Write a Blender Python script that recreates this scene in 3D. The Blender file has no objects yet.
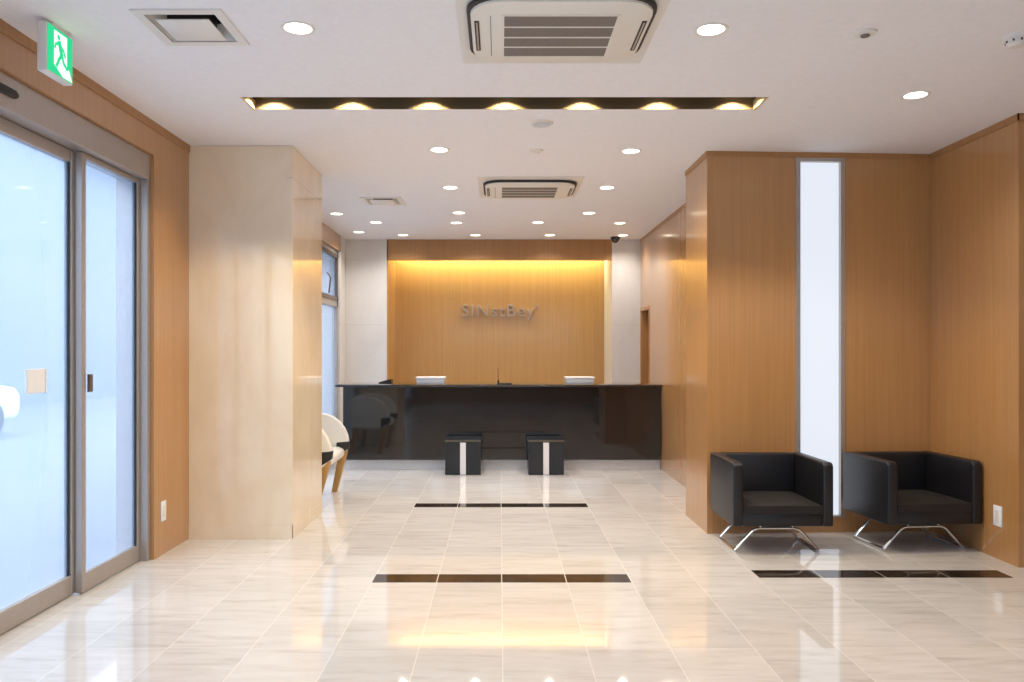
import bpy, bmesh, math, random
from mathutils import Vector, Matrix
from mathutils.geometry import delaunay_2d_cdt
random.seed(7)
PI = math.pi
SC = bpy.context.scene
COL = SC.collection
CAMZ, H = 1.41, 2.985          # eye height, ceiling height
FPX, VX, VY = 800.0, 500.0, 353.0

# ------------------------------------------------------------------ materials
def new_mat(name):
    m = bpy.data.materials.new(name); m.use_nodes = True
    nt = m.node_tree
    return m, nt, nt.nodes['Principled BSDF']

def plain(name, col, rough=0.5, metal=0.0, emit=None, estr=0.0, coat=0.0, noise=0.0, nscale=60, spec=0.5):
    m, nt, b = new_mat(name)
    b.inputs['Base Color'].default_value = (*col, 1)
    b.inputs['Roughness'].default_value = rough
    b.inputs['Metallic'].default_value = metal
    b.inputs['Coat Weight'].default_value = coat
    b.inputs['Specular IOR Level'].default_value = spec
    if emit:
        b.inputs['Emission Color'].default_value = (*emit, 1)
        b.inputs['Emission Strength'].default_value = estr
    if noise:
        tc = nt.nodes.new('ShaderNodeTexCoord'); n = nt.nodes.new('ShaderNodeTexNoise')
        n.inputs['Scale'].default_value = nscale; n.inputs['Detail'].default_value = 4
        nt.links.new(tc.outputs['Object'], n.inputs['Vector'])
        r = nt.nodes.new('ShaderNodeValToRGB')
        r.color_ramp.elements[0].color = (*[c*(1-noise) for c in col], 1); r.color_ramp.elements[0].position = .3
        r.color_ramp.elements[1].color = (*[min(1, c*(1+noise)) for c in col], 1); r.color_ramp.elements[1].position = .7
        nt.links.new(n.outputs['Fac'], r.inputs['Fac']); nt.links.new(r.outputs['Color'], b.inputs['Base Color'])
    return m

def wood(name, dark, light, rough=0.35, gscale=38, zs=0.7, coat=0.0):
    m, nt, b = new_mat(name); N = nt.nodes; L = nt.links
    tc = N.new('ShaderNodeTexCoord'); mp = N.new('ShaderNodeMapping')
    mp.inputs['Scale'].default_value = (gscale, gscale, zs)
    L.new(tc.outputs['Object'], mp.inputs['Vector'])
    n1 = N.new('ShaderNodeTexNoise'); n1.inputs['Scale'].default_value = 1; n1.inputs['Detail'].default_value = 6; n1.inputs['Roughness'].default_value = .6
    L.new(mp.outputs['Vector'], n1.inputs['Vector'])
    mp2 = N.new('ShaderNodeMapping'); mp2.inputs['Scale'].default_value = (gscale*6, gscale*6, zs*3)
    L.new(tc.outputs['Object'], mp2.inputs['Vector'])
    n2 = N.new('ShaderNodeTexNoise'); n2.inputs['Scale'].default_value = 1; n2.inputs['Detail'].default_value = 2
    L.new(mp2.outputs['Vector'], n2.inputs['Vector'])
    mx = N.new('ShaderNodeMix'); mx.data_type = 'FLOAT'; mx.inputs[0].default_value = .35
    L.new(n1.outputs['Fac'], mx.inputs[2]); L.new(n2.outputs['Fac'], mx.inputs[3])
    r = N.new('ShaderNodeValToRGB')
    r.color_ramp.elements[0].color = (*dark, 1); r.color_ramp.elements[0].position = .3
    r.color_ramp.elements[1].color = (*light, 1); r.color_ramp.elements[1].position = .7
    L.new(mx.outputs[0], r.inputs['Fac']); L.new(r.outputs['Color'], b.inputs['Base Color'])
    b.inputs['Roughness'].default_value = rough; b.inputs['Coat Weight'].default_value = coat; b.inputs['Coat Roughness'].default_value = .12
    return m

def stone(name, c0, c1, rough, scale=(2.2, 2.2, 1.4), jz=None, coat=0.0):
    m, nt, b = new_mat(name); N = nt.nodes; L = nt.links
    tc = N.new('ShaderNodeTexCoord'); mp = N.new('ShaderNodeMapping'); mp.inputs['Scale'].default_value = scale
    L.new(tc.outputs['Object'], mp.inputs['Vector'])
    n1 = N.new('ShaderNodeTexNoise'); n1.inputs['Scale'].default_value = 1; n1.inputs['Detail'].default_value = 9
    n1.inputs['Roughness'].default_value = .58; n1.inputs['Distortion'].default_value = .6
    L.new(mp.outputs['Vector'], n1.inputs['Vector'])
    r = N.new('ShaderNodeValToRGB')
    r.color_ramp.elements[0].color = (*c0, 1); r.color_ramp.elements[0].position = .32
    r.color_ramp.elements[1].color = (*c1, 1); r.color_ramp.elements[1].position = .68
    L.new(n1.outputs['Fac'], r.inputs['Fac'])
    out = r.outputs['Color']
    if jz:                                                    # thin joints between the stone slabs
        sx = N.new('ShaderNodeSeparateXYZ'); L.new(tc.outputs['Object'], sx.inputs[0])
        def line(sock, off, per, w):
            a = N.new('ShaderNodeMath'); a.operation = 'ADD'; a.inputs[1].default_value = -off + 100*per; L.new(sock, a.inputs[0])
            d = N.new('ShaderNodeMath'); d.operation = 'MODULO'; d.inputs[1].default_value = per; L.new(a.outputs[0], d.inputs[0])
            c = N.new('ShaderNodeMath'); c.operation = 'LESS_THAN'; c.inputs[1].default_value = w; L.new(d.outputs[0], c.inputs[0])
            return c.outputs[0]
        ax, off, per = jz[0]
        l1 = line(sx.outputs['Z'], off, per, .004)
        ax2, off2, per2 = jz[1]
        if len(jz) > 2:                                       # the level joint runs round one side only
            g = N.new('ShaderNodeMath'); g.operation = 'GREATER_THAN'; g.inputs[1].default_value = jz[2]; L.new(sx.outputs['X'], g.inputs[0])
            g2 = N.new('ShaderNodeMath'); g2.operation = 'MULTIPLY'; L.new(l1, g2.inputs[0]); L.new(g.outputs[0], g2.inputs[1]); l1 = g2.outputs[0]
        l2 = line(sx.outputs[ax2], off2, per2, .004)
        mm = N.new('ShaderNodeMath'); mm.operation = 'MAXIMUM'; L.new(l1, mm.inputs[0]); L.new(l2, mm.inputs[1])
        f = N.new('ShaderNodeMath'); f.operation = 'MULTIPLY'; f.inputs[1].default_value = .3; L.new(mm.outputs[0], f.inputs[0])
        mix = N.new('ShaderNodeMix'); mix.data_type = 'RGBA'
        L.new(f.outputs[0], mix.inputs[0]); L.new(out, mix.inputs[6]); mix.inputs[7].default_value = (.12, .09, .06, 1)
        out = mix.outputs[2]
    L.new(out, b.inputs['Base Color'])
    b.inputs['Roughness'].default_value = rough; b.inputs['Coat Weight'].default_value = coat
    return m

def floor_mat():
    m, nt, b = new_mat('polished_marble_floor'); N = nt.nodes; L = nt.links
    tc = N.new('ShaderNodeTexCoord'); sx = N.new('ShaderNodeSeparateXYZ'); L.new(tc.outputs['Object'], sx.inputs[0])
    def mth(op, a, bb=None):
        n = N.new('ShaderNodeMath'); n.operation = op
        for i, v in enumerate((a, bb)):
            if v is None: continue
            if isinstance(v, (int, float)): n.inputs[i].default_value = v
            else: L.new(v, n.inputs[i])
        return n.outputs[0]
    u = mth('DIVIDE', mth('ADD', sx.outputs['X'], 40 - .01), .4)
    v = mth('DIVIDE', mth('ADD', sx.outputs['Y'], 40 - .22), .4)
    fu, fv = mth('FRACT', u), mth('FRACT', v)
    iu, iv = mth('FLOOR', u), mth('FLOOR', v)
    cell = N.new('ShaderNodeCombineXYZ'); L.new(iu, cell.inputs[0]); L.new(iv, cell.inputs[1])
    wn = N.new('ShaderNodeTexWhiteNoise'); wn.noise_dimensions = '2D'; L.new(cell.outputs[0], wn.inputs['Vector'])
    # streaks running across, different in every tile
    off = N.new('ShaderNodeVectorMath'); off.operation = 'SCALE'; off.inputs[3].default_value = 13.0
    L.new(wn.outputs['Color'], off.inputs[0])
    add = N.new('ShaderNodeVectorMath'); add.operation = 'ADD'; L.new(tc.outputs['Object'], add.inputs[0]); L.new(off.outputs[0], add.inputs[1])
    mp = N.new('ShaderNodeMapping'); mp.inputs['Scale'].default_value = (2.6, 15, 1); mp.inputs['Rotation'].default_value = (0, 0, .06)
    L.new(add.outputs[0], mp.inputs['Vector'])
    n1 = N.new('ShaderNodeTexNoise'); n1.inputs['Scale'].default_value = 1; n1.inputs['Detail'].default_value = 8; n1.inputs['Roughness'].default_value = .6; n1.inputs['Distortion'].default_value = .5
    L.new(mp.outputs['Vector'], n1.inputs['Vector'])
    r = N.new('ShaderNodeValToRGB')
    e = r.color_ramp.elements
    e[0].color = (*FLOOR_C[0], 1); e[0].position = .28
    e[1].color = (*FLOOR_C[2], 1); e[1].position = .66
    k = e.new(.46); k.color = (*FLOOR_C[1], 1)
    L.new(n1.outputs['Fac'], r.inputs['Fac'])
    val = mth('ADD', mth('MULTIPLY', wn.outputs['Value'], .12), .93)
    hsv = N.new('ShaderNodeHueSaturation'); L.new(r.outputs['Color'], hsv.inputs['Color']); L.new(val, hsv.inputs['Value'])
    j1 = mth('LESS_THAN', fu, .012); j2 = mth('LESS_THAN', fv, .011)
    j = mth('MAXIMUM', mth('MULTIPLY', j1, .6), mth('MULTIPLY', j2, .4))
    mix = N.new('ShaderNodeMix'); mix.data_type = 'RGBA'; L.new(j, mix.inputs[0]); L.new(hsv.outputs[0], mix.inputs[6]); mix.inputs[7].default_value = (.86, .82, .76, 1)
    L.new(mix.outputs[2], b.inputs['Base Color'])
    L.new(mth('ADD', mth('MULTIPLY', j, .25), .04), b.inputs['Roughness'])
    b.inputs['IOR'].default_value = 1.65
    return m

def glass_mat(name, haze=.3, tint=(.93, .97, 1.0), hazecol=(.78, .86, 1.0), rough=.02):
    m, nt, b = new_mat(name); N = nt.nodes; L = nt.links
    N.remove(b); out = N['Material Output']
    tr = N.new('ShaderNodeBsdfTransparent'); tr.inputs[0].default_value = (*tint, 1)
    tl = N.new('ShaderNodeBsdfTranslucent'); tl.inputs[0].default_value = (*hazecol, 1)
    gl = N.new('ShaderNodeBsdfGlossy'); gl.inputs['Roughness'].default_value = rough
    a = N.new('ShaderNodeMixShader'); a.inputs[0].default_value = haze
    L.new(tr.outputs[0], a.inputs[1]); L.new(tl.outputs[0], a.inputs[2])
    lw = N.new('ShaderNodeLayerWeight'); lw.inputs[0].default_value = .5
    pw = N.new('ShaderNodeMath'); pw.operation = 'POWER'; L.new(lw.outputs['Facing'], pw.inputs[0]); pw.inputs[1].default_value = 4
    ma = N.new('ShaderNodeMath'); ma.operation = 'MULTIPLY_ADD'; L.new(pw.outputs[0], ma.inputs[0]); ma.inputs[1].default_value = .4; ma.inputs[2].default_value = .025
    c = N.new('ShaderNodeMixShader'); L.new(ma.outputs[0], c.inputs[0]); L.new(a.outputs[0], c.inputs[1]); L.new(gl.outputs[0], c.inputs[2])
    L.new(c.outputs[0], out.inputs[0])
    return m

FLOOR_C = [(.53, .495, .465), (.63, .60, .57), (.675, .65, .625)]
M = {}
M['floor'] = floor_mat()
M['ceiling'] = plain('ceiling_paint', (.86, .85, .87), .8, noise=.02, nscale=30)
M['wood'] = wood('oak_veneer', (.41, .202, .070), (.52, .275, .104), .28, coat=.75)
M['wood_light'] = wood('oak_veneer_pier', (.41, .202, .070), (.52, .275, .104), .24, coat=.8)
M['wood_cove_lit'] = wood('oak_veneer_cove_lit', (.41, .225, .075), (.52, .305, .11), .3, coat=.3)  # same oak, yellowed to carry the warm tint of the cove light
M['wood_trim'] = wood('oak_trim', (.35, .172, .060), (.46, .24, .09))
M['wood_door'] = wood('brown_door_veneer', (.22, .10, .04), (.30, .14, .06))
M['wood_leg'] = wood('chair_leg_wood', (.35, .19, .05), (.50, .29, .09), zs=6)
M['cream'] = stone('cream_marble', (.80, .655, .475), (.90, .775, .60), .06, jz=(('Z', 2.74, 5), ('Y', 6.66, 5), -1.62), coat=.3)
M['pale_stone'] = stone('pale_wall_stone', (.66, .63, .60), (.74, .72, .69), .3, jz=(('Z', .9, .9), ('X', -2.2, 5)))
M['black_stone'] = stone('black_polished_counter', (.010, .011, .013), (.018, .018, .020), .05, coat=.5)
M['black_tile'] = stone('dark_brown_marble', (.018, .012, .008), (.05, .034, .024), .06, scale=(5, 5, 3))
M['alu'] = plain('brushed_aluminium', (.46, .42, .395), .38, .6, noise=.05, nscale=90)
M['alu_dark'] = plain('dark_bronze_aluminium', (.16, .13, .12), .4, .6)
M['gasket'] = plain('black_gasket', (.02, .025, .03), .5)
M['glass'] = glass_mat('door_glass', .28)
M['white'] = plain('white_enamel', (.78, .76, .72), .35)
M['ac_white'] = plain('air_conditioner_plastic', (.80, .77, .70), .4)
M['ac_grille'] = plain('intake_mesh_grey', (.20, .17, .15), .7, noise=.25, nscale=300)
M['dark'] = plain('dark_slot', (.03, .027, .025), .6)
M['black'] = plain('black_paint', (.012, .011, .010), .45)
M['glow_tinted_wall'] = plain('glow_tinted_bronze', (.15, .105, .055), .6, spec=.2)  # black slot's far wall tinted bronze so the light scallops show
M['trough'] = plain('matt_black_trough', (.020, .016, .011), .9, spec=.1)
M['gold'] = plain('gold_trim', (.75, .60, .36), .3, .5)
M['edge'] = plain('dull_brass_edge', (.20, .17, .11), .4, .3)
M['fabric'] = plain('charcoal_upholstery', (.0085, .0088, .0115), .40, noise=.25, nscale=240)
M['seat_fabric'] = plain('dark_brown_upholstery', (.0105, .008, .007), .7, noise=.3, nscale=240)
M['chrome'] = plain('polished_chrome', (.78, .77, .75), .12, 1.0)
M['white_fabric'] = plain('white_leather', (.80, .78, .72), .35)
M['stripe'] = plain('white_lacquer', (.85, .85, .86), .3)
M['stool'] = plain('black_stool_laminate', (.012, .013, .016), .3)
M['plate'] = plain('ivory_switch_plate', (.86, .89, .93), .35)
M['lamp'] = plain('lamp_lens', (1, 1, 1), .4, emit=(1, .93, .78), estr=7.0)
M['lamp_slot'] = plain('warm_spot_lens', (1, 1, 1), .4, emit=(1, .80, .48), estr=10.0)
M['led'] = plain('warm_led_strip', (1, 1, 1), .4, emit=(1, .90, .5), estr=8.0)
M['slit'] = plain('lit_frosted_glass', (.12, .12, .13), .3, emit=(.84, .90, 1.0), estr=.76)  # emission stands in for daylight coming through the frosted pane
M['exit_green'] = plain('exit_sign_green', (.0, .35, .15), .4, emit=(.0, .50, .20), estr=.95)
M['exit_white'] = plain('exit_sign_white', (.9, 1, .95), .4, emit=(.85, 1, .92), estr=.66)
M['letter'] = plain('satin_steel_letters', (.42, .33, .27), .4, .3)
M['case_white'] = plain('pale_grey_plastic', (.62, .66, .72), .4)
M['pavement'] = plain('pale_pavement', (.25, .285, .35), .8, noise=.1, nscale=3)
M['facade'] = plain('pale_blue_facade', (.21, .255, .33), .8, noise=.05, nscale=2)
M['facade_white'] = plain('white_outdoor_pillar', (.9, .92, .95), .7)
M['car_white'] = plain('white_car_paint', (.9, .9, .9), .25, coat=.5)
M['car_glass'] = plain('car_window_glass', (.25, .32, .42), .1)
M['rubber'] = plain('tyre_rubber', (.03, .03, .03), .8)
M['plaster'] = plain('white_plaster', (.78, .75, .71), .8)

# ------------------------------------------------------------------ mesh helpers
class MB:
    def __init__(self): self.bm = bmesh.new()
    def box(self, x0, x1, y0, y1, z0, z1, bev=0, seg=2, M_=None):
        c = [(x, y, z) for z in (z0, z1) for y in (y0, y1) for x in (x0, x1)]
        return self.hexa(c, bev, seg, M_)
    def hexa(self, c, bev=0, seg=2, M_=None):
        t = bmesh.new()
        v = [t.verts.new(p) for p in c]
        for f in ((0, 2, 3, 1), (4, 5, 7, 6), (0, 1, 5, 4), (2, 6, 7, 3), (0, 4, 6, 2), (1, 3, 7, 5)):
            t.faces.new([v[i] for i in f])
        if bev: bmesh.ops.bevel(t, geom=t.edges[:], offset=bev, segments=seg, affect='EDGES', profile=.5)
        self._merge(t, M_); return self
    def _merge(self, t, M_=None):
        bmesh.ops.recalc_face_normals(t, faces=t.faces[:])
        if M_ is not None: t.transform(M_)
        me = bpy.data.meshes.new('t'); t.to_mesh(me); t.free(); self.bm.from_mesh(me); bpy.data.meshes.remove(me)
    def prism(self, poly, axis, a, b, bev=0, seg=2, M_=None):
        """poly: list of 2-D points; axis: the extrusion axis (x, y or z) from a to b"""
        t = bmesh.new()
        def P(p, d):
            return {'x': (d, p[0], p[1]), 'y': (p[0], d, p[1]), 'z': (p[0], p[1], d)}[axis]
        v0 = [t.verts.new(P(p, a)) for p in poly]; v1 = [t.verts.new(P(p, b)) for p in poly]
        t.faces.new(v0); t.faces.new(v1[::-1]); n = len(poly)
        for i in range(n): t.faces.new([v0[i], v0[(i+1) % n], v1[(i+1) % n], v1[i]])
        bmesh.ops.recalc_face_normals(t, faces=t.faces[:])
        if bev:
            ed = [e for e in t.edges if e.calc_face_angle(0) > .6]
            bmesh.ops.bevel(t, geom=ed, offset=bev, segments=seg, affect='EDGES', profile=.5)
        self._merge(t, M_); return self
    def lathe(self, prof, c=(0, 0, 0), n=32, M_=None, close=False):
        t = bmesh.new(); rings = []
        for r, z in prof:
            if r < 1e-6: rings.append([t.verts.new((c[0], c[1], c[2]+z))])
            else: rings.append([t.verts.new((c[0]+r*math.cos(2*PI*i/n), c[1]+r*math.sin(2*PI*i/n), c[2]+z)) for i in range(n)])
        for a, b in zip(rings, rings[1:] + ([rings[0]] if close else [])):
            for i in range(n):
                j = (i+1) % n
                if len(a) == 1 and len(b) == 1: continue
                if len(a) == 1: t.faces.new([a[0], b[i], b[j]])
                elif len(b) == 1: t.faces.new([a[i], b[0], a[j]])
                else: t.faces.new([a[i], b[i], b[j], a[j]])
        self._merge(t, M_); return self
    def tube(self, pts, r, n=10, closed=False):
        t = bmesh.new(); P = [Vector(p) for p in pts]; rings = []; N = len(P); up = None
        for i in range(N):
            if closed: d = (P[(i+1) % N]-P[i-1]).normalized()
            else: d = (P[min(i+1, N-1)]-P[max(i-1, 0)]).normalized()
            if up is None: up = Vector((0, 0, 1)) if abs(d.z) < .9 else Vector((1, 0, 0))
            s = d.cross(up).normalized(); up = s.cross(d).normalized()
            rings.append([t.verts.new(P[i]+r*(s*math.cos(2*PI*k/n)+up*math.sin(2*PI*k/n))) for k in range(n)])
        rr = list(zip(rings, rings[1:])) + ([(rings[-1], rings[0])] if closed else [])
        for a, b in rr:
            for k in range(n): t.faces.new([a[k], a[(k+1) % n], b[(k+1) % n], b[k]])
        if not closed: t.faces.new(rings[0][::-1]); t.faces.new(rings[-1])
        self._merge(t); return self
    def build(self, name, mat, parent=None, smooth=True):
        me = bpy.data.meshes.new(name); self.bm.to_mesh(me); self.bm.free()
        me.materials.append(mat)
        if smooth:
            for p in me.polygons: p.use_smooth = True
            me.set_sharp_from_angle(angle=math.radians(35))
        o = bpy.data.objects.new(name, me); COL.objects.link(o)
        if parent: o.parent = parent
        return o

def smooth_path(pts, rad, n=5):
    """round the corners of a polyline"""
    P = [Vector(p) for p in pts]; out = [P[0]]
    for i in range(1, len(P)-1):
        a, b, c = P[i-1], P[i], P[i+1]
        r = min(rad, (a-b).length*.45, (c-b).length*.45)
        p, q = b+(a-b).normalized()*r, b+(c-b).normalized()*r
        for k in range(n+1):
            t = k/n; out.append((1-t)**2*p+2*t*(1-t)*b+t*t*q)
    out.append(P[-1]); return out

def thing(name, label, cat, loc=(0, 0, 0), rz=0, group=None):
    o = bpy.data.objects.new(name, None); COL.objects.link(o); o.empty_display_size = .1
    o.location = loc; o.rotation_euler = (0, 0, rz)
    return tag(o, label, cat, group)
def tag(o, label, cat, group=None):
    o['label'] = label; o['category'] = cat
    if group: o['group'] = group
    return o
def struct(o, label=None, cat=None):
    o['kind'] = 'structure'
    if label: o['label'] = label
    if cat: o['category'] = cat
    return o
def copy_tree(o, parent=None):
    c = o.copy(); COL.objects.link(c)
    if parent: c.parent = parent
    for ch in list(o.children): copy_tree(ch, c)
    return c
def ceil_xy(px, py):
    y = (H-CAMZ)*FPX/(VY-py); return ((px-VX)/FPX*y, y)

# ------------------------------------------------------------------ fixture positions on the ceiling
DL = [  # picture position of every downlight, and what singles it out
 (298, 28, 'round downlight at the left, between the square ceiling vent and the big air conditioner'),
 (711, 29.5, 'round downlight just right of the big air conditioner'),
 (915.5, 95, 'round downlight above the two black armchairs'),
 (439.3, 149.7, 'round downlight behind the left half of the dark ceiling slot'),
 (631, 151, 'round downlight behind the right half of the dark ceiling slot, near the wood pier'),
 (450.3, 187.5, 'round downlight just left of the far air conditioner'),
 (607, 187.5, 'round downlight just right of the far air conditioner'),
 (336.6, 213.7, 'faint round downlight beside the marble column, nearest the left window'),
 (458.8, 212.7, 'round downlight behind the left end of the far air conditioner'),
 (589, 213, 'round downlight behind the right end of the far air conditioner'),
 (375.8, 222.3, 'leftmost round downlight in the row of four above the reception counter'),
 (456.5, 222.7, 'second round downlight from the left in the row of four above the reception counter'),
 (538, 222.3, 'third round downlight from the left in the row of four above the reception counter'),
 (620, 223, 'rightmost round downlight in the row of four above the reception counter'),
 (358.8, 232, 'small round downlight over the pale wall left of the wood niche'),
 (403, 235, 'leftmost of the four small downlights in front of the niche header'),
 (475.4, 235, 'second from left of the four small downlights in front of the niche header'),
 (549.8, 235, 'third from left of the four small downlights in front of the niche header'),
 (622.8, 235.2, 'rightmost of the four small downlights before the header, close to the security camera'),
]
DLP = [ceil_xy(a, b) for a, b, _ in DL]
ADDED_DL = [(-1.35, 1.2), (1.35, 1.2), (3.2, 1.6)]  # unseen lamps added out of view to warm the column and near floor
RD = .072
SLOT = (-1.585, 1.64, 4.925, 5.17)
VENTS = [(-1.487, 3.87), (-1.21, 8.28)]
VH = .165

# ------------------------------------------------------------------ room shell
fl = MB().box(-2.6, 5.0, -3.2, 12.2, -.12, 0).build('floor', M['floor'], smooth=False); struct(fl)

def ceiling():
    X0, X1, Y0, Y1 = -2.6, 5.0, -3.2, 12.2
    loops = [[(X0, Y0), (X1, Y0), (X1, Y1), (X0, Y1)]]
    a, b, c, d = SLOT; loops.append([(a, c), (b, c), (b, d), (a, d)])
    for x, y in VENTS: loops.append([(x-VH, y-VH), (x+VH, y-VH), (x+VH, y+VH), (x-VH, y+VH)])
    nrect = len(loops)
    for x, y in DLP+ADDED_DL: loops.append([(x+RD*math.cos(2*PI*k/24), y+RD*math.sin(2*PI*k/24)) for k in range(24)])
    vs, es = [], []
    for l in loops:
        s = len(vs); vs += [Vector(p) for p in l]; es += [(s+i, s+(i+1) % len(l)) for i in range(len(l))]
    vo, eo, fo, *_ = delaunay_2d_cdt(vs, es, [], 0, 1e-6)
    def inhole(p):
        if a < p.x < b and c < p.y < d: return True
        if any(abs(p.x-x) < VH and abs(p.y-y) < VH for x, y in VENTS): return True
        return any((p.x-x)**2+(p.y-y)**2 < (RD*.985)**2 for x, y in DLP+ADDED_DL)
    bm = bmesh.new(); bv = [bm.verts.new((p.x, p.y, H)) for p in vo]
    for f in fo:
        cc = sum((vo[i] for i in f), Vector((0, 0)))/len(f)
        if not inhole(cc): bm.faces.new([bv[i] for i in f][::-1])
    mb = MB(); mb.bm.free(); mb.bm = bm
    mb.box(X0, X1, Y0, Y1, 3.45, 3.55)                        # slab above the plenum
    mb.box(X0-.05, X0, Y0, Y1, H, 3.55); mb.box(X1, X1+.05, Y0, Y1, H, 3.55)
    mb.box(X0, X1, Y0-.05, Y0, H, 3.55); mb.box(X0, X1, Y1, Y1+.05, H, 3.55)
    return mb.build('ceiling', M['ceiling'], smooth=False)
struct(ceiling())

XL = -2.36
# left wall: wood panel after the doors, wood band over them, plain wall behind the camera
w = MB().box(-2.6, XL, 5.46, 6.30, 0, H).box(-2.6, XL, 1.2, 5.46, 2.76, H).box(-2.6, XL, -3.2, 1.2, 0, .12).box(-2.6, XL, -3.2, 1.2, 2.76, H).box(-2.6, XL, .9, 1.2, .12, 2.76).box(-2.6, XL, -3.2, -2.8, .12, 2.76)
struct(w.build('wall_left', M['wood'], smooth=False))
struct(MB().box(XL, XL+.009, -3.2, 6.07, H-.055, H).build('trim_1', M['wood_trim'], smooth=False))
# unseen window added beside the camera in the left wall, for more daylight
w3 = bpy.data.objects.new('added_window_3', None); COL.objects.link(w3); struct(w3)
MB().box(-2.5, -2.44, -2.8, .9, .12, .20).box(-2.5, -2.44, -2.8, .9, 2.68, 2.76).box(-2.5, -2.44, -2.8, -2.73, .2, 2.68).box(-2.5, -2.44, .83, .9, .2, 2.68).box(-2.5, -2.44, -.99, -.92, .2, 2.68).build('window_frame', M['alu'], w3)
MB().box(-2.475, -2.465, -2.73, .83, .2, 2.68).build('pane', M['glass'], w3)

# marble column
XC = -1.574
col = MB().box(-2.6, XC, 6.07, 7.07, 0, H, .004, 1).build('column', M['cream']); struct(col)
struct(MB().box(XL, XC+.004, 6.064, 6.07, 0, .105).box(XC, XC+.004, 6.064, 7.07, 0, .105).build('baseboard_left', M['cream'], smooth=False))

# left wall behind the column with its tall window
XW = -2.14
struct(MB().box(-2.6, XW, 7.07, 10.75, 2.77, H).build('trim_2', M['wood'], smooth=False))
struct(MB().box(-2.6, XW, 10.72, 11.6, 0, H).box(-2.6, XW, 7.07, 10.72, 0, .08).build('wall_left_rear', M['pale_stone'], smooth=False))
w2 = bpy.data.objects.new('window_2', None); COL.objects.link(w2); struct(w2)
fr = MB(); fx0, fx1 = -2.24, -2.17
for y in (7.07, 8.25, 9.40, 10.66): fr.box(fx0, fx1, y, y+.06, .08, 2.77)
fr.box(fx0, fx1, 7.07, 10.72, 2.71, 2.77).box(fx0, fx1, 7.07, 10.72, 2.02, 2.10).box(fx0, fx1, 7.07, 10.72, .08, .16)
fr.build('window_frame', M['alu'], w2)
op = MB()
for y in (7.13, 8.31, 9.46):
    y1 = y+1.12 if y < 9 else 10.66
    op.box(-2.19, -2.155, y, y+.05, 2.1, 2.71).box(-2.19, -2.155, y1-.05, y1, 2.1, 2.71).box(-2.19, -2.155, y, y1, 2.66, 2.71).box(-2.19, -2.155, y, y1, 2.1, 2.15)
op.build('transom_sash', M['alu_dark'], w2)
MB().tube([(-2.16, 10.0, 2.42), (-2.12, 10.02, 2.36), (-2.15, 10.05, 2.16)], .010).build('window_latch', M['alu_dark'], w2)
MB().box(-2.215, -2.205, 7.1, 10.7, .12, 2.74).build('pane', M['glass'], w2)

# back wall: pale stone either side of a wood niche
YB = 11.1; NX0, NX1, NYB = -1.568, 1.552, 11.9
struct(MB().box(-2.6, NX0-.001, YB, 12.2, 0, H).build('wall_back_left', M['pale_stone'], smooth=False))
struct(MB().box(NX1, 2.6, YB, 12.2, 0, H).build('wall_back_right', M['pale_stone'], smooth=False))
struct(MB().box(NX0, NX1, NYB, 12.2, 0, H).box(NX0, NX0+.012, YB-.004, NYB, 0, H).build('wall_back', M['wood_cove_lit'], smooth=False))
struct(MB().box(NX0, NX1, YB-.004, YB+.12, 2.705, H).build('trim_3', M['wood_trim'], smooth=False))
cove = MB().box(NX0+.03, NX1-.02, 11.70, 11.74, 2.945, H).build('cove_light_strip', M['led'])
tag(cove, 'warm glowing light strip tucked behind the wood header over the niche', 'light')
# right wall behind the pier, with its door
XR = 1.95
struct(MB().box(XR, 2.5, 6.9, 10.42, 0, H).box(XR, 2.5, 10.42, YB, 2.03, H).build('wall_right_rear', M['wood_light'], smooth=False))
d3 = bpy.data.objects.new('door_3', None); COL.objects.link(d3); struct(d3)
MB().box(1.945, 2.08, 10.42, 10.46, 0, 2.03).box(1.945, 2.08, 11.04, 11.1, 0, 2.03).box(1.945, 2.08, 10.46, 11.04, 1.985, 2.03).build('door_frame', M['wood_trim'], d3, smooth=False)
MB().box(2.03, 2.07, 10.46, 11.04, .005, 1.985).build('door_leaf', M['wood_door'], d3, smooth=False)
dh = MB().tube(smooth_path([(2.03, 10.53, 1.0), (1.98, 10.53, 1.0), (1.98, 10.65, 1.0)], .02), .009); dh.lathe([(0, 0), (.022, 0), (.022, .008), (0, .008)], M_=Matrix.Translation((2.03, 10.53, 1.0)) @ Matrix.Rotation(-PI/2, 4, 'Y'))
dh.build('door_handle', M['chrome'], d3)
struct(MB().box(XR-.008, XR, 6.9, YB, H-.04, H).build('trim_5', M['wood_trim'], smooth=False))

# pier and nook wall, a few degrees out of square
A, B = Vector((1.615, 6.24)), Vector((3.41, 6.34))
def yw(x): return A.y+(x-A.x)*(B.y-A.y)/(B.x-A.x)
def wallpiece(mb, x0, x1, z0, z1, d0=0.0, yb=6.95):
    mb.prism([(x0, yw(x0)+d0), (x1, yw(x1)+d0), (x1, yb), (x0, yb)], 'z', z0, z1)
SX0, SX1, SZ0, SZ1 = 2.3186, 2.7134, .117, 2.943
wp = MB(); wallpiece(wp, A.x, SX0, 0, H); wallpiece(wp, SX1, 3.7, 0, H); wallpiece(wp, SX0, SX1, 0, SZ0); wallpiece(wp, SX0, SX1, SZ1, H)
struct(wp.build('wall_nook', M['wood'], smooth=False))
struct(MB().prism([(A.x, yw(A.x)-.008), (3.41, yw(3.41)-.008), (3.41, yw(3.41)), (A.x, yw(A.x))], 'z', H-.04, H).box(A.x-.008, A.x, 6.232, 6.95, H-.04, H).build('trim_6', M['wood_trim'], smooth=False))
win = bpy.data.objects.new('window_1', None); COL.objects.link(win); struct(win)
wf = MB(); fw = .038
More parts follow.
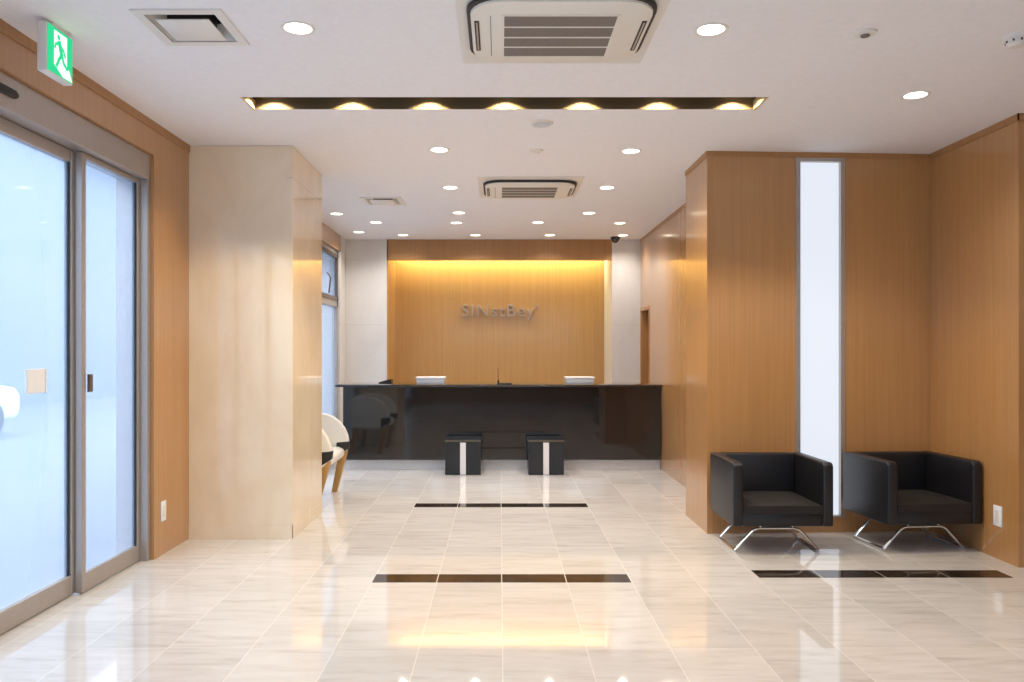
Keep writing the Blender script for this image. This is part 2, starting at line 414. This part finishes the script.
for x0, x1, z0, z1 in ((SX0, SX0+fw, SZ0, SZ1), (SX1-fw+.006, SX1, SZ0, SZ1), (SX0+fw, SX1-fw+.006, SZ1-.028, SZ1), (SX0+fw, SX1-fw+.006, SZ0, SZ0+.014)):
    wf.prism([(x0, yw(x0)-.008), (x1, yw(x1)-.008), (x1, yw(x1)+.1), (x0, yw(x0)+.1)], 'z', z0, z1)
wf.build('window_frame', M['alu'], win, smooth=False)
gp = MB(); wallpiece(gp, SX0+fw, SX1-fw+.006, SZ0+.014, SZ1-.028, .035, 6.40)
gp.build('pane', M['slit'], win, smooth=False)
# right side of the nook and the wall beyond
struct(MB().box(3.41, 5.0, 5.26, 6.4, 0, H).build('wall_right', M['wood'], smooth=False))
struct(MB().box(3.402, 3.41, 5.252, 6.33, H-.045, H).box(3.402, 5, 5.252, 5.26, H-.045, H).build('trim_7', M['wood_trim'], smooth=False))
struct(MB().box(4.6, 5.0, -3.2, 5.26, 0, H).build('wall_right_front', M['wood'], smooth=False))
struct(MB().box(-2.6, -2.0, -3.2, -3.0, 0, H).box(4.2, 5.0, -3.2, -3.0, 0, H).box(-2.0, 4.2, -3.2, -3.0, 2.72, H).box(-2.0, 4.2, -3.2, -3.0, 0, 1.6).build('wall_front', M['wood'], smooth=False))
w4 = bpy.data.objects.new('added_window_4', None); COL.objects.link(w4); struct(w4)  # unseen high window added behind the camera to light the column front
fr = MB().box(-2.0, 4.2, -3.14, -3.07, 1.6, 1.66).box(-2.0, 4.2, -3.14, -3.07, 2.66, 2.72)
for x in (-2.0, -.48, 1.05, 2.6, 4.14): fr.box(x, x+.06, -3.14, -3.07, 1.66, 2.66)
fr.build('window_frame', M['alu'], w4)
MB().box(-1.94, 4.14, -3.11, -3.10, 1.66, 2.66).build('pane', M['glass'], w4)

# dark inlaid stone strips in the floor
def strip(name, x0, y0, y1, n=4):
    mb = MB()
    for k in range(n): mb.box(x0+.4*k+.003, x0+.4*(k+1)-.003, y0, y1, -.002, .0012)
    return struct(mb.build(name, M['black_tile'], smooth=False))
strip('trim_8', -.79, 4.915, 5.095); strip('trim_9', -.79, 7.315, 7.495); strip('trim_10', 1.625, 5.02, 5.19)

# ------------------------------------------------------------------ glass doors on the left
struct(MB().box(-2.60, -2.385, 1.4, 5.46, 2.588, 2.76, .004, 1).build('trim_11', M['alu']))                       # header casing
struct(MB().box(-2.60, -2.385, 5.415, 5.46, 0, 2.588, .003, 1).box(-2.60, -2.385, 1.36, 1.405, 0, 2.588, .003, 1).build('trim_12', M['alu']))   # jambs
def glass_door(name, x0, x1, y0, y1, stile0, stile1, railb=.105, railt=.07, lock=None):
    r = bpy.data.objects.new(name, None); COL.objects.link(r); struct(r)
    MB().box(x0, x1, y0, y0+stile0, .008, 2.585, .003, 1).build('door_stile', M['alu'], r)
    MB().box(x0, x1, y1-stile1, y1, .008, 2.585, .003, 1).build('door_stile', M['alu'], r)
    MB().box(x0+.001, x1-.001, y0+stile0, y1-stile1, .008, railb, .003, 1).build('bottom_rail', M['alu'], r)
    MB().box(x0+.001, x1-.001, y0+stile0, y1-stile1, 2.585-railt, 2.585, .003, 1).build('top_rail', M['alu'], r)
    xm = (x0+x1)/2
    MB().box(xm-.012, xm+.012, y0+stile0, y0+stile0+.012, railb, 2.585-railt).box(xm-.012, xm+.012, y1-stile1-.012, y1-stile1, railb, 2.585-railt).build('gasket', M['gasket'], r, smooth=False)
    MB().box(xm-.004, xm+.004, y0+stile0+.012, y1-stile1-.012, railb, 2.585-railt).build('pane', M['glass'], r, smooth=False)
    return r
dfix = glass_door('door_2', -2.478, -2.437, 4.665, 5.414, .045, .035, .115, .03)
dsl = glass_door('door_1', -2.53, -2.482, 3.50, 4.685, .045, .05, .12, .07)
glass_door('door_4', -2.53, -2.482, 2.30, 3.496, .05, .045, .12, .07)
glass_door('door_5', -2.478, -2.437, 1.406, 2.32, .045, .045, .115, .03)
MB().box(-2.437, -2.42, 4.72, 4.76, 1.18, 1.285, .003, 1).build('door_lock', M['alu_dark'], dfix)
MB().box(-2.484, -2.470, 4.18, 4.345, 1.195, 1.325, .004, 1).box(-2.484, -2.467, 4.345, 4.355, 1.195, 1.325).build('touch_plate', M['plate'], dsl)
sen = thing('door_sensor', 'black slim sensor bar on the grey header above the glass doors', 'sensor', (-2.385, 3.42, 2.655))
MB().prism(smooth2 := [(-.5, -.0), (.5, -.0), (.52, .012), (.52, .028), (.5, .04), (-.5, .04), (-.52, .028), (-.52, .012)], 'x', 0, .018, .003, 1).build('housing', M['black'], sen)
MB().box(.018, .021, -.45, .45, .012, .028).build('lens', M['dark'], sen)

# ------------------------------------------------------------------ ceiling fixtures
def add_light(kind, name, loc, energy, color, parent=None, **kw):
    ld = bpy.data.lights.new(name, kind); ld.energy = energy; ld.color = color
    for k, v in kw.items(): setattr(ld, k, v)
    o = bpy.data.objects.new(name, ld); COL.objects.link(o); o.location = loc
    if parent: o.parent = parent
    return o
DL_W = 52.0
def make_downlight():
    r = thing('downlight', '', 'ceiling light', group='recessed round downlights')
    MB().lathe([(RD, .09), (RD-.004, .09), (RD-.004, .0), (RD-.006, -.003), (RD+.010, -.004), (RD+.012, 0), (RD, 0)], close=True).build('rim', M['white'], r)
    MB().lathe([(0, .022), (RD-.006, .022), (RD-.006, .10), (0, .10)]).build('lens', M['lamp'], r)
    add_light('SPOT', 'bulb', (0, 0, .005), DL_W, (1.0, .935, .865), r, spot_size=math.radians(140), spot_blend=.9, shadow_soft_size=.045)
    return r
dl0 = make_downlight()
for i, ((x, y), (_, _, lab)) in enumerate(zip(DLP, DL)):
    o = dl0 if i == 0 else copy_tree(dl0)
    o.location = (x, y, H); o['label'] = lab
    if y > 9:                                                  # the small lamps by the counter are weaker
        for ch in o.children:
            if ch.type == 'LIGHT':
                ch.data = weak = globals().setdefault('weak', ch.data.copy()); weak.energy = DL_W*.6
for (x, y), lab in (((-1.35, 1.2), 'added unseen round downlight near the glass doors, overhead of the viewer'), ((1.35, 1.2), 'added unseen round downlight in the middle of the lobby ceiling, overhead of the viewer'), ((3.2, 1.6), 'added unseen round downlight along the far right of the lobby, overhead of the viewer')):
    o = copy_tree(dl0); o.location = (x, y, H+.0); o['label'] = lab  # added lamps, outside the camera's view

# dark recessed slot with a row of warm spots
a, b, c, d = SLOT
st = thing('light_slot', 'long black recessed ceiling slot with a gold lit edge', 'ceiling light', (0, 0, H))
z1 = .30
MB().box(a-.02, a, c-.02, d+.02, 0.0005, z1).box(b, b+.02, c-.02, d+.02, .0005, z1).box(a, b, c-.02, c, .0005, z1).box(a-.02, b+.02, c-.02, d+.02, z1, z1+.02).build('trough', M['trough'], st, smooth=False)
MB().box(a, b, d, d+.02, .0005, z1).build('glow_tinted_wall', M['glow_tinted_wall'], st, smooth=False)  # far side of the trough, scallop glow put into its colour
for e0, e1 in ((a-.012, a+.004), (b-.004, b+.012)): MB().box(e0, e1, c-.006, d+.006, -.004, .055).build('end_trim', M['gold'], st, smooth=False)
def make_spot():
    r = MB().lathe([(0, .10), (.038, .10), (.042, .095), (.042, 0), (.036, 0), (.034, .012), (.0, .014)]).build('spotlight', M['trough'], st)
    MB().lathe([(0, .006), (.033, .006), (.033, .0118), (0, .0118)]).build('lens', M['lamp_slot'], r)
    add_light('SPOT', 'bulb', (0, 0, -.004), 26, (1, .82, .54), r, spot_size=math.radians(128), spot_blend=.25, shadow_soft_size=.012)
    return r
sp0 = make_spot()
sx = [274.5, 352.5, 429.7, 505.5, 582.5, 659, 733]
for i, px in enumerate(sx):
    o = sp0 if i == 0 else copy_tree(sp0, st)
    o.location = ((px-500)/800*5.17, 5.075, .092)

# ceiling-cassette air conditioners
def rsq(hx, hy, r, n=6):
    pts = []
    for cx, cy, a0 in ((hx-r, hy-r, 0), (-hx+r, hy-r, 90), (-hx+r, -hy+r, 180), (hx-r, -hy+r, 270)):
        for k in range(n+1):
            t = math.radians(a0+90*k/n); pts.append((cx+r*math.cos(t), cy+r*math.sin(t)))
    return pts
def loft(loops, cap0=True, cap1=True):
    mb = MB(); t = mb.bm; R = [[t.verts.new((x, y, z)) for x, y in l] for l, z in loops]
    n = len(R[0])
    for p, q in zip(R, R[1:]):
        for i in range(n): t.faces.new([p[i], p[(i+1) % n], q[(i+1) % n], q[i]])
    if cap0: t.faces.new(R[0])
    if cap1: t.faces.new(R[-1][::-1])
    bmesh.ops.recalc_face_normals(t, faces=t.faces[:])
    return mb
def make_ac(label):
    r = thing('air_conditioner', label, 'air conditioner', group='ceiling cassette air conditioners')
    MB().box(-.48, .48, -.48, .48, -.006, 0, .002, 1).build('ceiling_panel', M['white'], r)
    hx, hy = .432, .37
    loft([(rsq(hx-.01, hy-.01, .15), -.006), (rsq(hx, hy, .15), -.012), (rsq(hx, hy, .15), -.026), (rsq(hx-.012, hy-.012, .14), -.030)]).build('air_outlet_ring', M['dark'], r)
    loft([(rsq(hx-.016, hy-.008, .15), -.029), (rsq(hx-.018, hy-.009, .148), -.040), (rsq(hx-.030, hy-.020, .14), -.0445)]).build('cover', M['ac_white'], r)
    for s in (-1, 1):
        MB().box(s*.388-.012, s*.388+.012, -.17, .19, -.0475, -.040, .004, 2).build('air_outlet', M['dark'], r)
        MB().box(s*.388-.004, s*.388+.004, -.155, .175, -.049, -.046, .001, 1).build('outlet_flap', M['alu'], r)
    g0, g1 = -.26, .255
    gy0, gy1 = -.225, .265
    MB().box(g0, g1, gy0, gy1, -.0455, -.038).build('intake_grille', M['ac_grille'], r)
    t = MB()
    for k in range(1, 4):
        y = gy0+(gy1-gy0)*k/4; t.box(g0, g1, y-.006, y+.006, -.0475, -.0435)
    t.box(g0-.014, g0, gy0-.014, gy1+.014, -.0475, -.042).box(g1, g1+.014, gy0-.014, gy1+.014, -.0475, -.042).box(g0, g1, gy0-.014, gy0, -.0475, -.042).box(g0, g1, gy1, gy1+.014, -.0475, -.042)
    t.build('grille_bars', M['ac_white'], r, smooth=False)
    MB().box(-.325, -.322, gy0, gy1, -.0452, -.04).build('cover_seam', M['dark'], r, smooth=False)
    return r
ac1 = make_ac('large white ceiling air conditioner nearest the camera, with a grey slatted intake')
ac1.location = (.28, 3.856, H)
ac2 = copy_tree(ac1); ac2['label'] = 'far white ceiling air conditioner behind the dark light slot'; ac2.location = (.278, 7.61, H)

# square ceiling vents with a floating plate
def make_vent(label):
    r = thing('ceiling_vent', label, 'ceiling vent', group='square ceiling diffusers')
    F = .21
    t = MB(); t.box(-F, -VH, -F, F, -.008, -.0005).box(VH, F, -F, F, -.008, -.0005).box(-VH, VH, -F, -VH, -.008, -.0005).box(-VH, VH, VH, F, -.008, -.0005)
    t.build('frame', M['white'], r, smooth=False)
    v, n_, zt = VH-.001, .128, .07
    MB().box(-n_, n_, -n_, n_, zt+.02, zt+.025).box(-n_-.004, -n_, -n_, n_, zt, zt+.02).box(n_, n_+.004, -n_, n_, zt, zt+.02).box(-n_, n_, -n_-.004, -n_, zt, zt+.02).box(-n_, n_, n_, n_+.004, zt, zt+.02).build('duct', M['black'], r, smooth=False)
    t = MB(); q = ((-1, -1), (1, -1), (1, 1), (-1, 1))
    for (ax, ay), (bx, by) in zip(q, q[1:]+q[:1]):
        lo = [(ax*v, ay*v, 0), (bx*v, by*v, 0), (ax*n_, ay*n_, zt), (bx*n_, by*n_, zt)]
        t.hexa([lo[0], lo[1], (lo[0][0]*1.0, lo[0][1]*1.0, .004), (lo[1][0], lo[1][1], .004), lo[2], lo[3], (lo[2][0]*1.04, lo[2][1]*1.04, zt+.004), (lo[3][0]*1.04, lo[3][1]*1.04, zt+.004)])
    t.build('sloped_collar', M['white'], r, smooth=False)
    MB().box(-.125, .125, -.125, .125, -.018, -.010, .003, 2).build('centre_plate', M['white'], r)
    MB().box(-.088, .088, -.088, .088, -.010, .09).build('gap_shade_block', M['black'], r, smooth=False)  # black block added to darken the gap round the plate
    return r
v1 = make_vent('square white ceiling vent nearest the exit sign at the left'); v1.location = (*VENTS[0], H)
v2 = copy_tree(v1); v2['label'] = 'small far square ceiling vent left of the far air conditioner'; v2.location = (*VENTS[1], H)

# small ceiling discs
def disc(name, px, py, rad, label, cat, prof=None, mat='white', extra=None):
    x, y = ceil_xy(px, py)
    r = thing(name, label, cat, (x, y, H+.001))
    MB().lathe(prof or [(0, 0), (rad, 0), (rad, -.006), (rad*.92, -.012), (rad*.4, -.014), (0, -.014)]).build('base', M[mat], r)
    if extra: extra(r)
    return r
disc('ceiling_sprinkler', 865, 32.5, .055, 'round white sprinkler cap in the ceiling right of the big air conditioner', 'sprinkler',
     extra=lambda r: MB().lathe([(0, -.014), (.022, -.014), (.02, -.022), (.012, -.025), (0, -.025)]).build('sprinkler_head', M['ac_grille'], r))
disc('smoke_detector', 1016, 36, .05, 'white domed smoke detector at the right edge of the ceiling', 'smoke detector',
     [(0, 0), (.055, 0), (.055, -.014), (.045, -.02), (.043, -.042), (.03, -.056), (0, -.058)],
     extra=lambda r: [MB().box(-.004, .004, .040, .048, -.036, -.026, M_=Matrix.Rotation(k*PI/4, 4, 'Z')).build('sensor_slot', M['dark'], r) for k in range(8)])
disc('ceiling_speaker', 541.5, 123, .082, 'round grey ceiling speaker behind the dark light slot', 'speaker', mat='ac_white',
     extra=lambda r: MB().lathe([(0, -.0142), (.06, -.0142), (.06, -.0165), (0, -.0165)]).build('speaker_grille', M['case_white'], r))
disc('heat_detector', 536.5, 150.3, .052, 'small faint round detector between the speaker and far air conditioner', 'detector', mat='ac_white',
     extra=lambda r: MB().lathe([(0, -.014), (.025, -.014), (.022, -.024), (0, -.026)]).build('sensor_cap', M['ac_white'], r))
cam_ = thing('ceiling_camera', 'small black dome security camera at the ceiling above the right pale wall', 'camera', (1.565, 10.86, H+.001))
MB().lathe([(0, 0), (.062, 0), (.062, -.03), (0, -.03)]).build('base', M['black'], cam_)
MB().lathe([(.052, -.03)]+[(.052*math.cos(t), -.03-.055*math.sin(t)) for t in [k*PI/2/8 for k in range(1, 8)]]+[(0, -.085)]).build('dome', M['black_stone'], cam_)

# exit sign
ex = thing('exit_sign', 'green and white illuminated exit sign with a running figure, by the ceiling', 'exit sign', (-2.145, 3.86, 2.735))
MB().box(-.024, .022, -.115, .115, 0, .235, .006, 2).box(-.02, .02, -.06, .06, .235, .25).build('housing', M['white'], ex)
MB().box(.0215, .0245, -.108, .108, .008, .227).build('green_panel', M['exit_green'], ex, smooth=False)
pic = MB()
def U(u, v): return (-.108+.216*u, .008+.219*v)
def poly(mb, pts, x0=.0245, x1=.0255): mb.prism([U(*p) for p in pts], 'x', x0, x1)
poly(pic, [(.24, .20), (.24, .94), (.76, .94), (.76, .20)])
poly(pic, [(.24, .20), (.62, .20), (.98, .02), (.60, .02)], .0245, .0254)
poly(pic, [(.62, .20), (.76, .20), (.84, .26), (.98, .02)], .0245, .0253)
pic.build('white_doorway', M['exit_white'], ex, smooth=False)
man = MB()
def limb(pts, w):
    for (p, q) in zip(pts, pts[1:]):
        p, q = Vector(p), Vector(q); dd = (q-p).normalized(); nn = Vector((-dd.y, dd.x))*w
        p2, q2 = p-dd*w*.5, q+dd*w*.5
        poly(man, [p2+nn, q2+nn, q2-nn, p2-nn], .0255, .0262)
poly(man, [(.42+.06*math.cos(t), .83+.058*math.sin(t)) for t in [k*2*PI/14 for k in range(14)]], .0255, .0262)
limb([(.44, .73), (.53, .50)], .07); limb([(.43, .70), (.31, .66), (.26, .56)], .03); limb([(.50, .68), (.62, .60), (.68, .48)], .03)
limb([(.53, .48), (.42, .34), (.33, .18)], .042); limb([(.55, .48), (.62, .33), (.76, .24)], .042)
man.build('running_figure', M['exit_green'], ex, smooth=False)

# ------------------------------------------------------------------ wall plates
sw = thing('wall_switch', 'white outlet plate low on the wood panel beside the glass doors', 'wall plate', (XL, 5.60, .235))
MB().box(0, .008, -.04, .04, 0, .14, .003, 2).build('cover_plate', M['plate'], sw)
MB().box(.008, .012, -.016, .016, .03, .11, .002, 1).build('socket', M['white'], sw)
ol = thing('wall_outlet', 'white outlet plate low on the right wood wall beside the armchair', 'wall plate', (3.41, 5.475, .225))
MB().box(-.008, 0, -.045, .045, 0, .14, .003, 2).build('cover_plate', M['plate'], ol)
MB().box(-.012, -.008, -.018, .018, .03, .11, .002, 1).build('socket', M['white'], ol)

# ------------------------------------------------------------------ lettering on the niche wall
def letters(text, size, loc):
    cu = bpy.data.curves.new('f', 'FONT'); cu.body = text; cu.size = size; cu.extrude = .012; cu.align_x = 'CENTER'; cu.space_character = 1.16; cu.bevel_depth = .002
    o = bpy.data.objects.new('f', cu); COL.objects.link(o)
    me = bpy.data.meshes.new_from_object(o.evaluated_get(bpy.context.evaluated_depsgraph_get())); bpy.data.objects.remove(o)
    me.transform(Matrix.Translation(loc) @ Matrix.Rotation(PI/2, 4, 'X')); me.materials.clear(); me.materials.append(M['letter'])
    o = bpy.data.objects.new('wall_lettering', me); COL.objects.link(o); return o
lt = letters("SINstBey'", .255, (.0, NYB-.0145, 1.955))
tag(lt, 'low satin metal letters fixed to the wood wall of the reception niche', 'sign')

# ------------------------------------------------------------------ reception counter
ct = thing('reception_counter', 'long glossy black stone reception counter in front of the wood niche', 'counter', (0, 9.65, 0))
MB().box(-1.894, 1.945, 0, .05, .12, 1.0, .002, 1).box(-1.894, -1.85, .05, .72, .12, 1.0).build('front_panel', M['black_stone'], ct)
MB().box(-1.98, 1.947, -.05, .78, 1.0, 1.028, .006, 2).build('countertop', M['black_stone'], ct)
MB().box(-1.86, 1.945, .07, .10, 0, .12).box(-1.86, -1.83, .1, .7, 0, .12).build('toe_kick', M['stripe'], ct, smooth=False)
MB().box(-1.85, 1.945, .05, .62, .66, .70).box(-1.85, 1.945, .60, .62, .12, .66).build('inner_desk', M['wood_trim'], ct, smooth=False)

def tray(label, x):
    r = thing('document_tray', label, 'tray', (x, 10.0, 1.028), group='pale trays on the counter')
    MB().prism([(-.165, 0), (.165, 0), (.175, .062), (-.175, .062)], 'y', -.12, .12, .006, 2).build('tray_body', M['case_white'], r)
    MB().box(-.182, .182, -.125, .125, .062, .086, .006, 2).build('lid', M['stripe'], r)
    return r
tray('pale low document tray on the left part of the black counter', -.862)
t2 = tray('pale low document tray on the right part of the black counter', .99)
ps = thing('pen_stand', 'small dark stand with a thin upright pen in the middle of the counter', 'pen stand', (.055, 9.72, 1.028))
MB().box(-.09, .09, -.05, .05, 0, .02, .004, 2).build('stand_base', M['black'], ps)
MB().tube([(-.075, 0, .015), (-.08, .01, .20)], .006).build('pen', M['wood_door'], ps)
MB().lathe([(.004, .02), (.013, .02), (.011, .05), (.008, .05)], (-.075, 0, 0), 12).build('pen_socket', M['black'], ps)
cs = thing('card_stand', 'dark slanted card stand at the left end of the black counter', 'stand', (-1.44, 10.1, 1.028))
MB().prism([(-.08, 0), (.08, 0), (.08, .05), (.055, .05), (-.08, .012)], 'y', -.1, .1, .003, 1).build('sloped_body', M['black'], cs)
MB().prism([(-.075, .0142), (.05, .0492), (.05, .0522), (-.075, .0172)], 'y', -.09, .09).build('face_plate', M['dark'], cs)

def make_stool(label):
    r = thing('stool', label, 'stool', group='black stools at the counter')
    MB().box(-.205, .205, .012, .37, .004, .388, .003, 1).build('body', M['stool'], r)
    MB().box(-.205, -.034, 0, .012, .004, .388, .002, 1).box(.034, .205, 0, .012, .004, .388, .002, 1).build('front_panel', M['stool'], r)
    MB().box(-.033, .033, -.003, .012, .004, .374, .001, 1).build('white_stripe', M['stripe'], r)
    MB().box(-.212, .212, -.004, .375, .388, .398, .002, 1).build('seat_edge', M['edge'], r)
    MB().box(-.210, .210, -.003, .374, .398, .412, .004, 2).build('seat', M['stool'], r)
    return r
s1 = make_stool('black cube stool with a white front stripe, left one before the counter'); s1.location = (-.428, 9.24, 0)
s2 = copy_tree(s1); s2['label'] = 'black cube stool with a white front stripe, right one before the counter'; s2.location = (.533, 9.24, 0)

# ------------------------------------------------------------------ black armchairs
def make_armchair(label, W=.695, D=.62):
    r = thing('armchair', label, 'armchair', group='black lounge armchairs')
    hw, hd, z0, z1, ta = W/2, D/2, .207, .65, .07
    def rp(r_, n=5):                                        # arm side profile (y, z), rounded top front and back
        P = [(-hd, z0), ]
        for k in range(n+1):
            t = PI-PI/2*k/n; P.append((-hd+r_+r_*math.cos(t), z1-r_+r_*math.sin(t)))
        for k in range(n+1):
            t = PI/2-PI/2*k/n; P.append((hd-.03+.03*math.cos(t), z1-.03+.03*math.sin(t)))
        P.append((hd, z0)); return P
    for s in (-1, 1):
        xa, xb = (s*hw, s*(hw-ta)) if s > 0 else (-hw, -hw+ta)
        lo, hi = min(xa, xb), max(xa, xb)
        MB().prism(rp(.035), 'x', lo, hi, .012, 3).build('arm', M['fabric'], r)
    MB().box(-hw+ta-.002, hw-ta+.002, hd-.085, hd-.002, z0+.002, z1-.001, .012, 3).build('backrest', M['fabric'], r)
    MB().box(-hw+ta-.002, hw-ta+.002, -hd+.012, hd-.08, z0, .292, .008, 2).build('seat_base', M['fabric'], r)
    # cushion with a crowned top
    cb = MB(); t = bmesh.new(); nx, ny = 12, 12
    cw, y0, y1 = hw-ta-.003, -hd+.006, hd-.087
    grid = []
    for j in range(ny+1):
        row = []
        for i in range(nx+1):
            u, v = i/nx, j/ny
            ed = min(u, 1-u, v, 1-v); rnd = min(1, ed/.08)
            zz = .366-.016*(1-math.sqrt(max(0, 1-(1-rnd)**2)))+.016*math.sin(PI*u)*math.sin(PI*v)
            row.append(t.verts.new((-cw+2*cw*u, y0+(y1-y0)*v, zz)))
        grid.append(row)
    for j in range(ny):
        for i in range(nx): t.faces.new([grid[j][i], grid[j][i+1], grid[j+1][i+1], grid[j+1][i]])
    ext = bmesh.ops.extrude_edge_only(t, edges=[e for e in t.edges if e.is_boundary])
    for v in [g for g in ext['geom'] if isinstance(g, bmesh.types.BMVert)]: v.co.z = .292
    t.faces.new([v for v in sorted([g for g in t.verts if abs(g.co.z-.292) < 1e-6 and len(g.link_faces) <= 2], key=lambda q: math.atan2(q.co.y-(y0+y1)/2, q.co.x))])
    cb._merge(t); cb.build('seat_cushion', M['seat_fabric'], r)
    # chrome frame: arched bar front and rear joined by floor runners, with short posts up to the seat
    fy, ry, fz = -.165, .225, .168
    ft, pl = .297, .142
    R_ = .0105
    for nm, y in (('front_leg_bar', fy), ('rear_leg_bar', ry)):
        MB().tube(smooth_path([(-ft, y, R_), (-pl-.012, y, fz), (pl+.012, y, fz), (ft, y, R_)], .045, 6), R_).build(nm, M['chrome'], r)
    for s in (-1, 1):
        MB().tube([(s*ft, fy-.006, R_), (s*ft, ry+.006, R_)], R_).build('floor_runner', M['chrome'], r)
        for y in (fy, ry): MB().tube([(s*pl*.8, y, fz-.002), (s*pl*.8, y, z0+.006)], .008).build('post', M['chrome'], r)
    return r
ch1 = make_armchair('black cube armchair on chrome legs in front of the lit slit window, nearer the pier')
ch1.location = (1.962, 5.845, 0)
ch2 = copy_tree(ch1); ch2['label'] = 'black cube armchair on chrome legs in the nook corner by the outlet plate'
ch2.location = (3.022, 5.905, 0); ch2.rotation_euler = (0, 0, math.radians(5.0))

# ------------------------------------------------------------------ white lounge chair behind the column
lc = thing('lounge_chair', 'white rounded lounge chair with dark tipped wooden legs, half behind the marble column', 'armchair', (-1.83, 7.72, 0))
prof = [(-.25, .36), (.22, .36), (.285, .43), (.30, .50), (.285, .58), (.255, .65), (.20, .72), (.13, .77), (.05, .797), (-.04, .805), (-.20, .80), (-.255, .74)]
for s in (-1, 1):
    MB().prism(prof, 'y', s*.41-.035, s*.41+.035, .02, 3).build('arm', M['white_fabric'], lc)
    y = s*.41
    MB().prism([(.17, .36), (.295, .44), (.303, .515), (.175, .505)], 'y', y-.039, y+.039, .005, 2).build('leg_bracket', M['black'], lc)
    MB().hexa([(.12, y-.024, 0), (.175, y-.024, 0), (.12, y+.024, 0), (.175, y+.024, 0), (.20, y-.03, .42), (.285, y-.03, .42), (.20, y+.03, .42), (.285, y+.03, .42)], .006, 2).build('leg', M['wood_leg'], lc)
    MB().hexa([(-.25, y-.02, 0), (-.205, y-.02, 0), (-.25, y+.02, 0), (-.205, y+.02, 0), (-.22, y-.03, .37), (-.15, y-.03, .37), (-.22, y+.03, .37), (-.15, y+.03, .37)], .006, 2).build('leg', M['wood_leg'], lc)
MB().prism([(-.255, .36), (-.17, .36), (-.15, .79), (-.20, .805), (-.26, .76)], 'y', -.376, .376, .02, 3).build('backrest', M['white_fabric'], lc)
MB().prism([(-.17, .34), (.22, .34), (.26, .38), (.255, .44), (.20, .465), (-.16, .45)], 'y', -.374, .374, .02, 3).build('seat', M['white_fabric'], lc)

# ------------------------------------------------------------------ outdoors
struct(MB().box(-40, -2.6, -30, 40, -.22, -.06).build('ground', M['pavement'], smooth=False))
fc = MB().box(-14, -13, -30, 45, -.06, 9).build('wall_across_street', M['facade'], smooth=False); struct(fc)
pil = MB().box(-3.6, -2.9, 7.54, 8.2, -.06, 3.6, .01, 1).build('pillar', M['facade_white']); struct(pil)
car = thing('car', 'pale white parked car seen hazily through the glass door', 'car', (-9.5, 12.4, -.06))
bp = [(-2.05, .30), (2.0, .30), (2.1, .45), (2.1, .72), (1.95, .86), (1.05, .98), (.35, 1.42), (-1.3, 1.46), (-1.95, 1.02), (-2.1, .9)]
MB().prism(bp, 'x', -.82, .82, .06, 3).build('body', M['car_white'], car)
for s in (-.825, .825):
    MB().prism([(-1.75, 1.0), (.85, 1.0), (.28, 1.36), (-1.25, 1.38)], 'x', s-.006, s+.006).build('side_window', M['car_glass'], car)
for s in (-1, 1):
    for y in (-1.3, 1.25):
        MB().lathe([(.0, -.09), (.31, -.09), (.33, -.06), (.33, .06), (.31, .09), (0, .09)], n=28, M_=Matrix.Translation((s*.76, y, .33)) @ Matrix.Rotation(PI/2, 4, 'Y')).build('wheel', M['rubber'], car)

# ------------------------------------------------------------------ lights
wd = bpy.data.worlds.new('sky'); SC.world = wd; wd.use_nodes = True
bg = wd.node_tree.nodes['Background']; bg.inputs[0].default_value = (.83, .91, 1.0, 1); bg.inputs[1].default_value = 3.6
def aim(o, d): o.rotation_euler = Vector(d).to_track_quat('-Z', 'Y').to_euler()
cl = add_light('AREA', 'cove_glow', ((NX0+NX1)/2, 11.725, 2.93), 27, (1, .92, .52)); cl.data.shape = 'RECTANGLE'; cl.data.size = 3.0; cl.data.size_y = .03
aim(cl, (0, .55, -.83))

# ------------------------------------------------------------------ camera and view
cd = bpy.data.cameras.new('camera'); cam = bpy.data.objects.new('camera', cd); COL.objects.link(cam)
cam.location = (0, 0, CAMZ); cam.rotation_euler = (PI/2, 0, 0)
cd.sensor_width = 36; cd.lens = FPX/1024*36; cd.shift_x = (512-VX)/1024; cd.shift_y = (VY-341)/1024
cd.clip_start = .05; cd.clip_end = 200
SC.camera = cam
SC.cycles.use_denoising = True
SC.cycles.max_bounces = 10; SC.cycles.diffuse_bounces = 5; SC.cycles.glossy_bounces = 5; SC.cycles.transparent_max_bounces = 12
SC.cycles.sample_clamp_indirect = 6
vs = SC.view_settings
vs.view_transform = 'Standard'; vs.look = 'None'; vs.exposure = 0.22; vs.gamma = 1.0; vs.use_curve_mapping = False
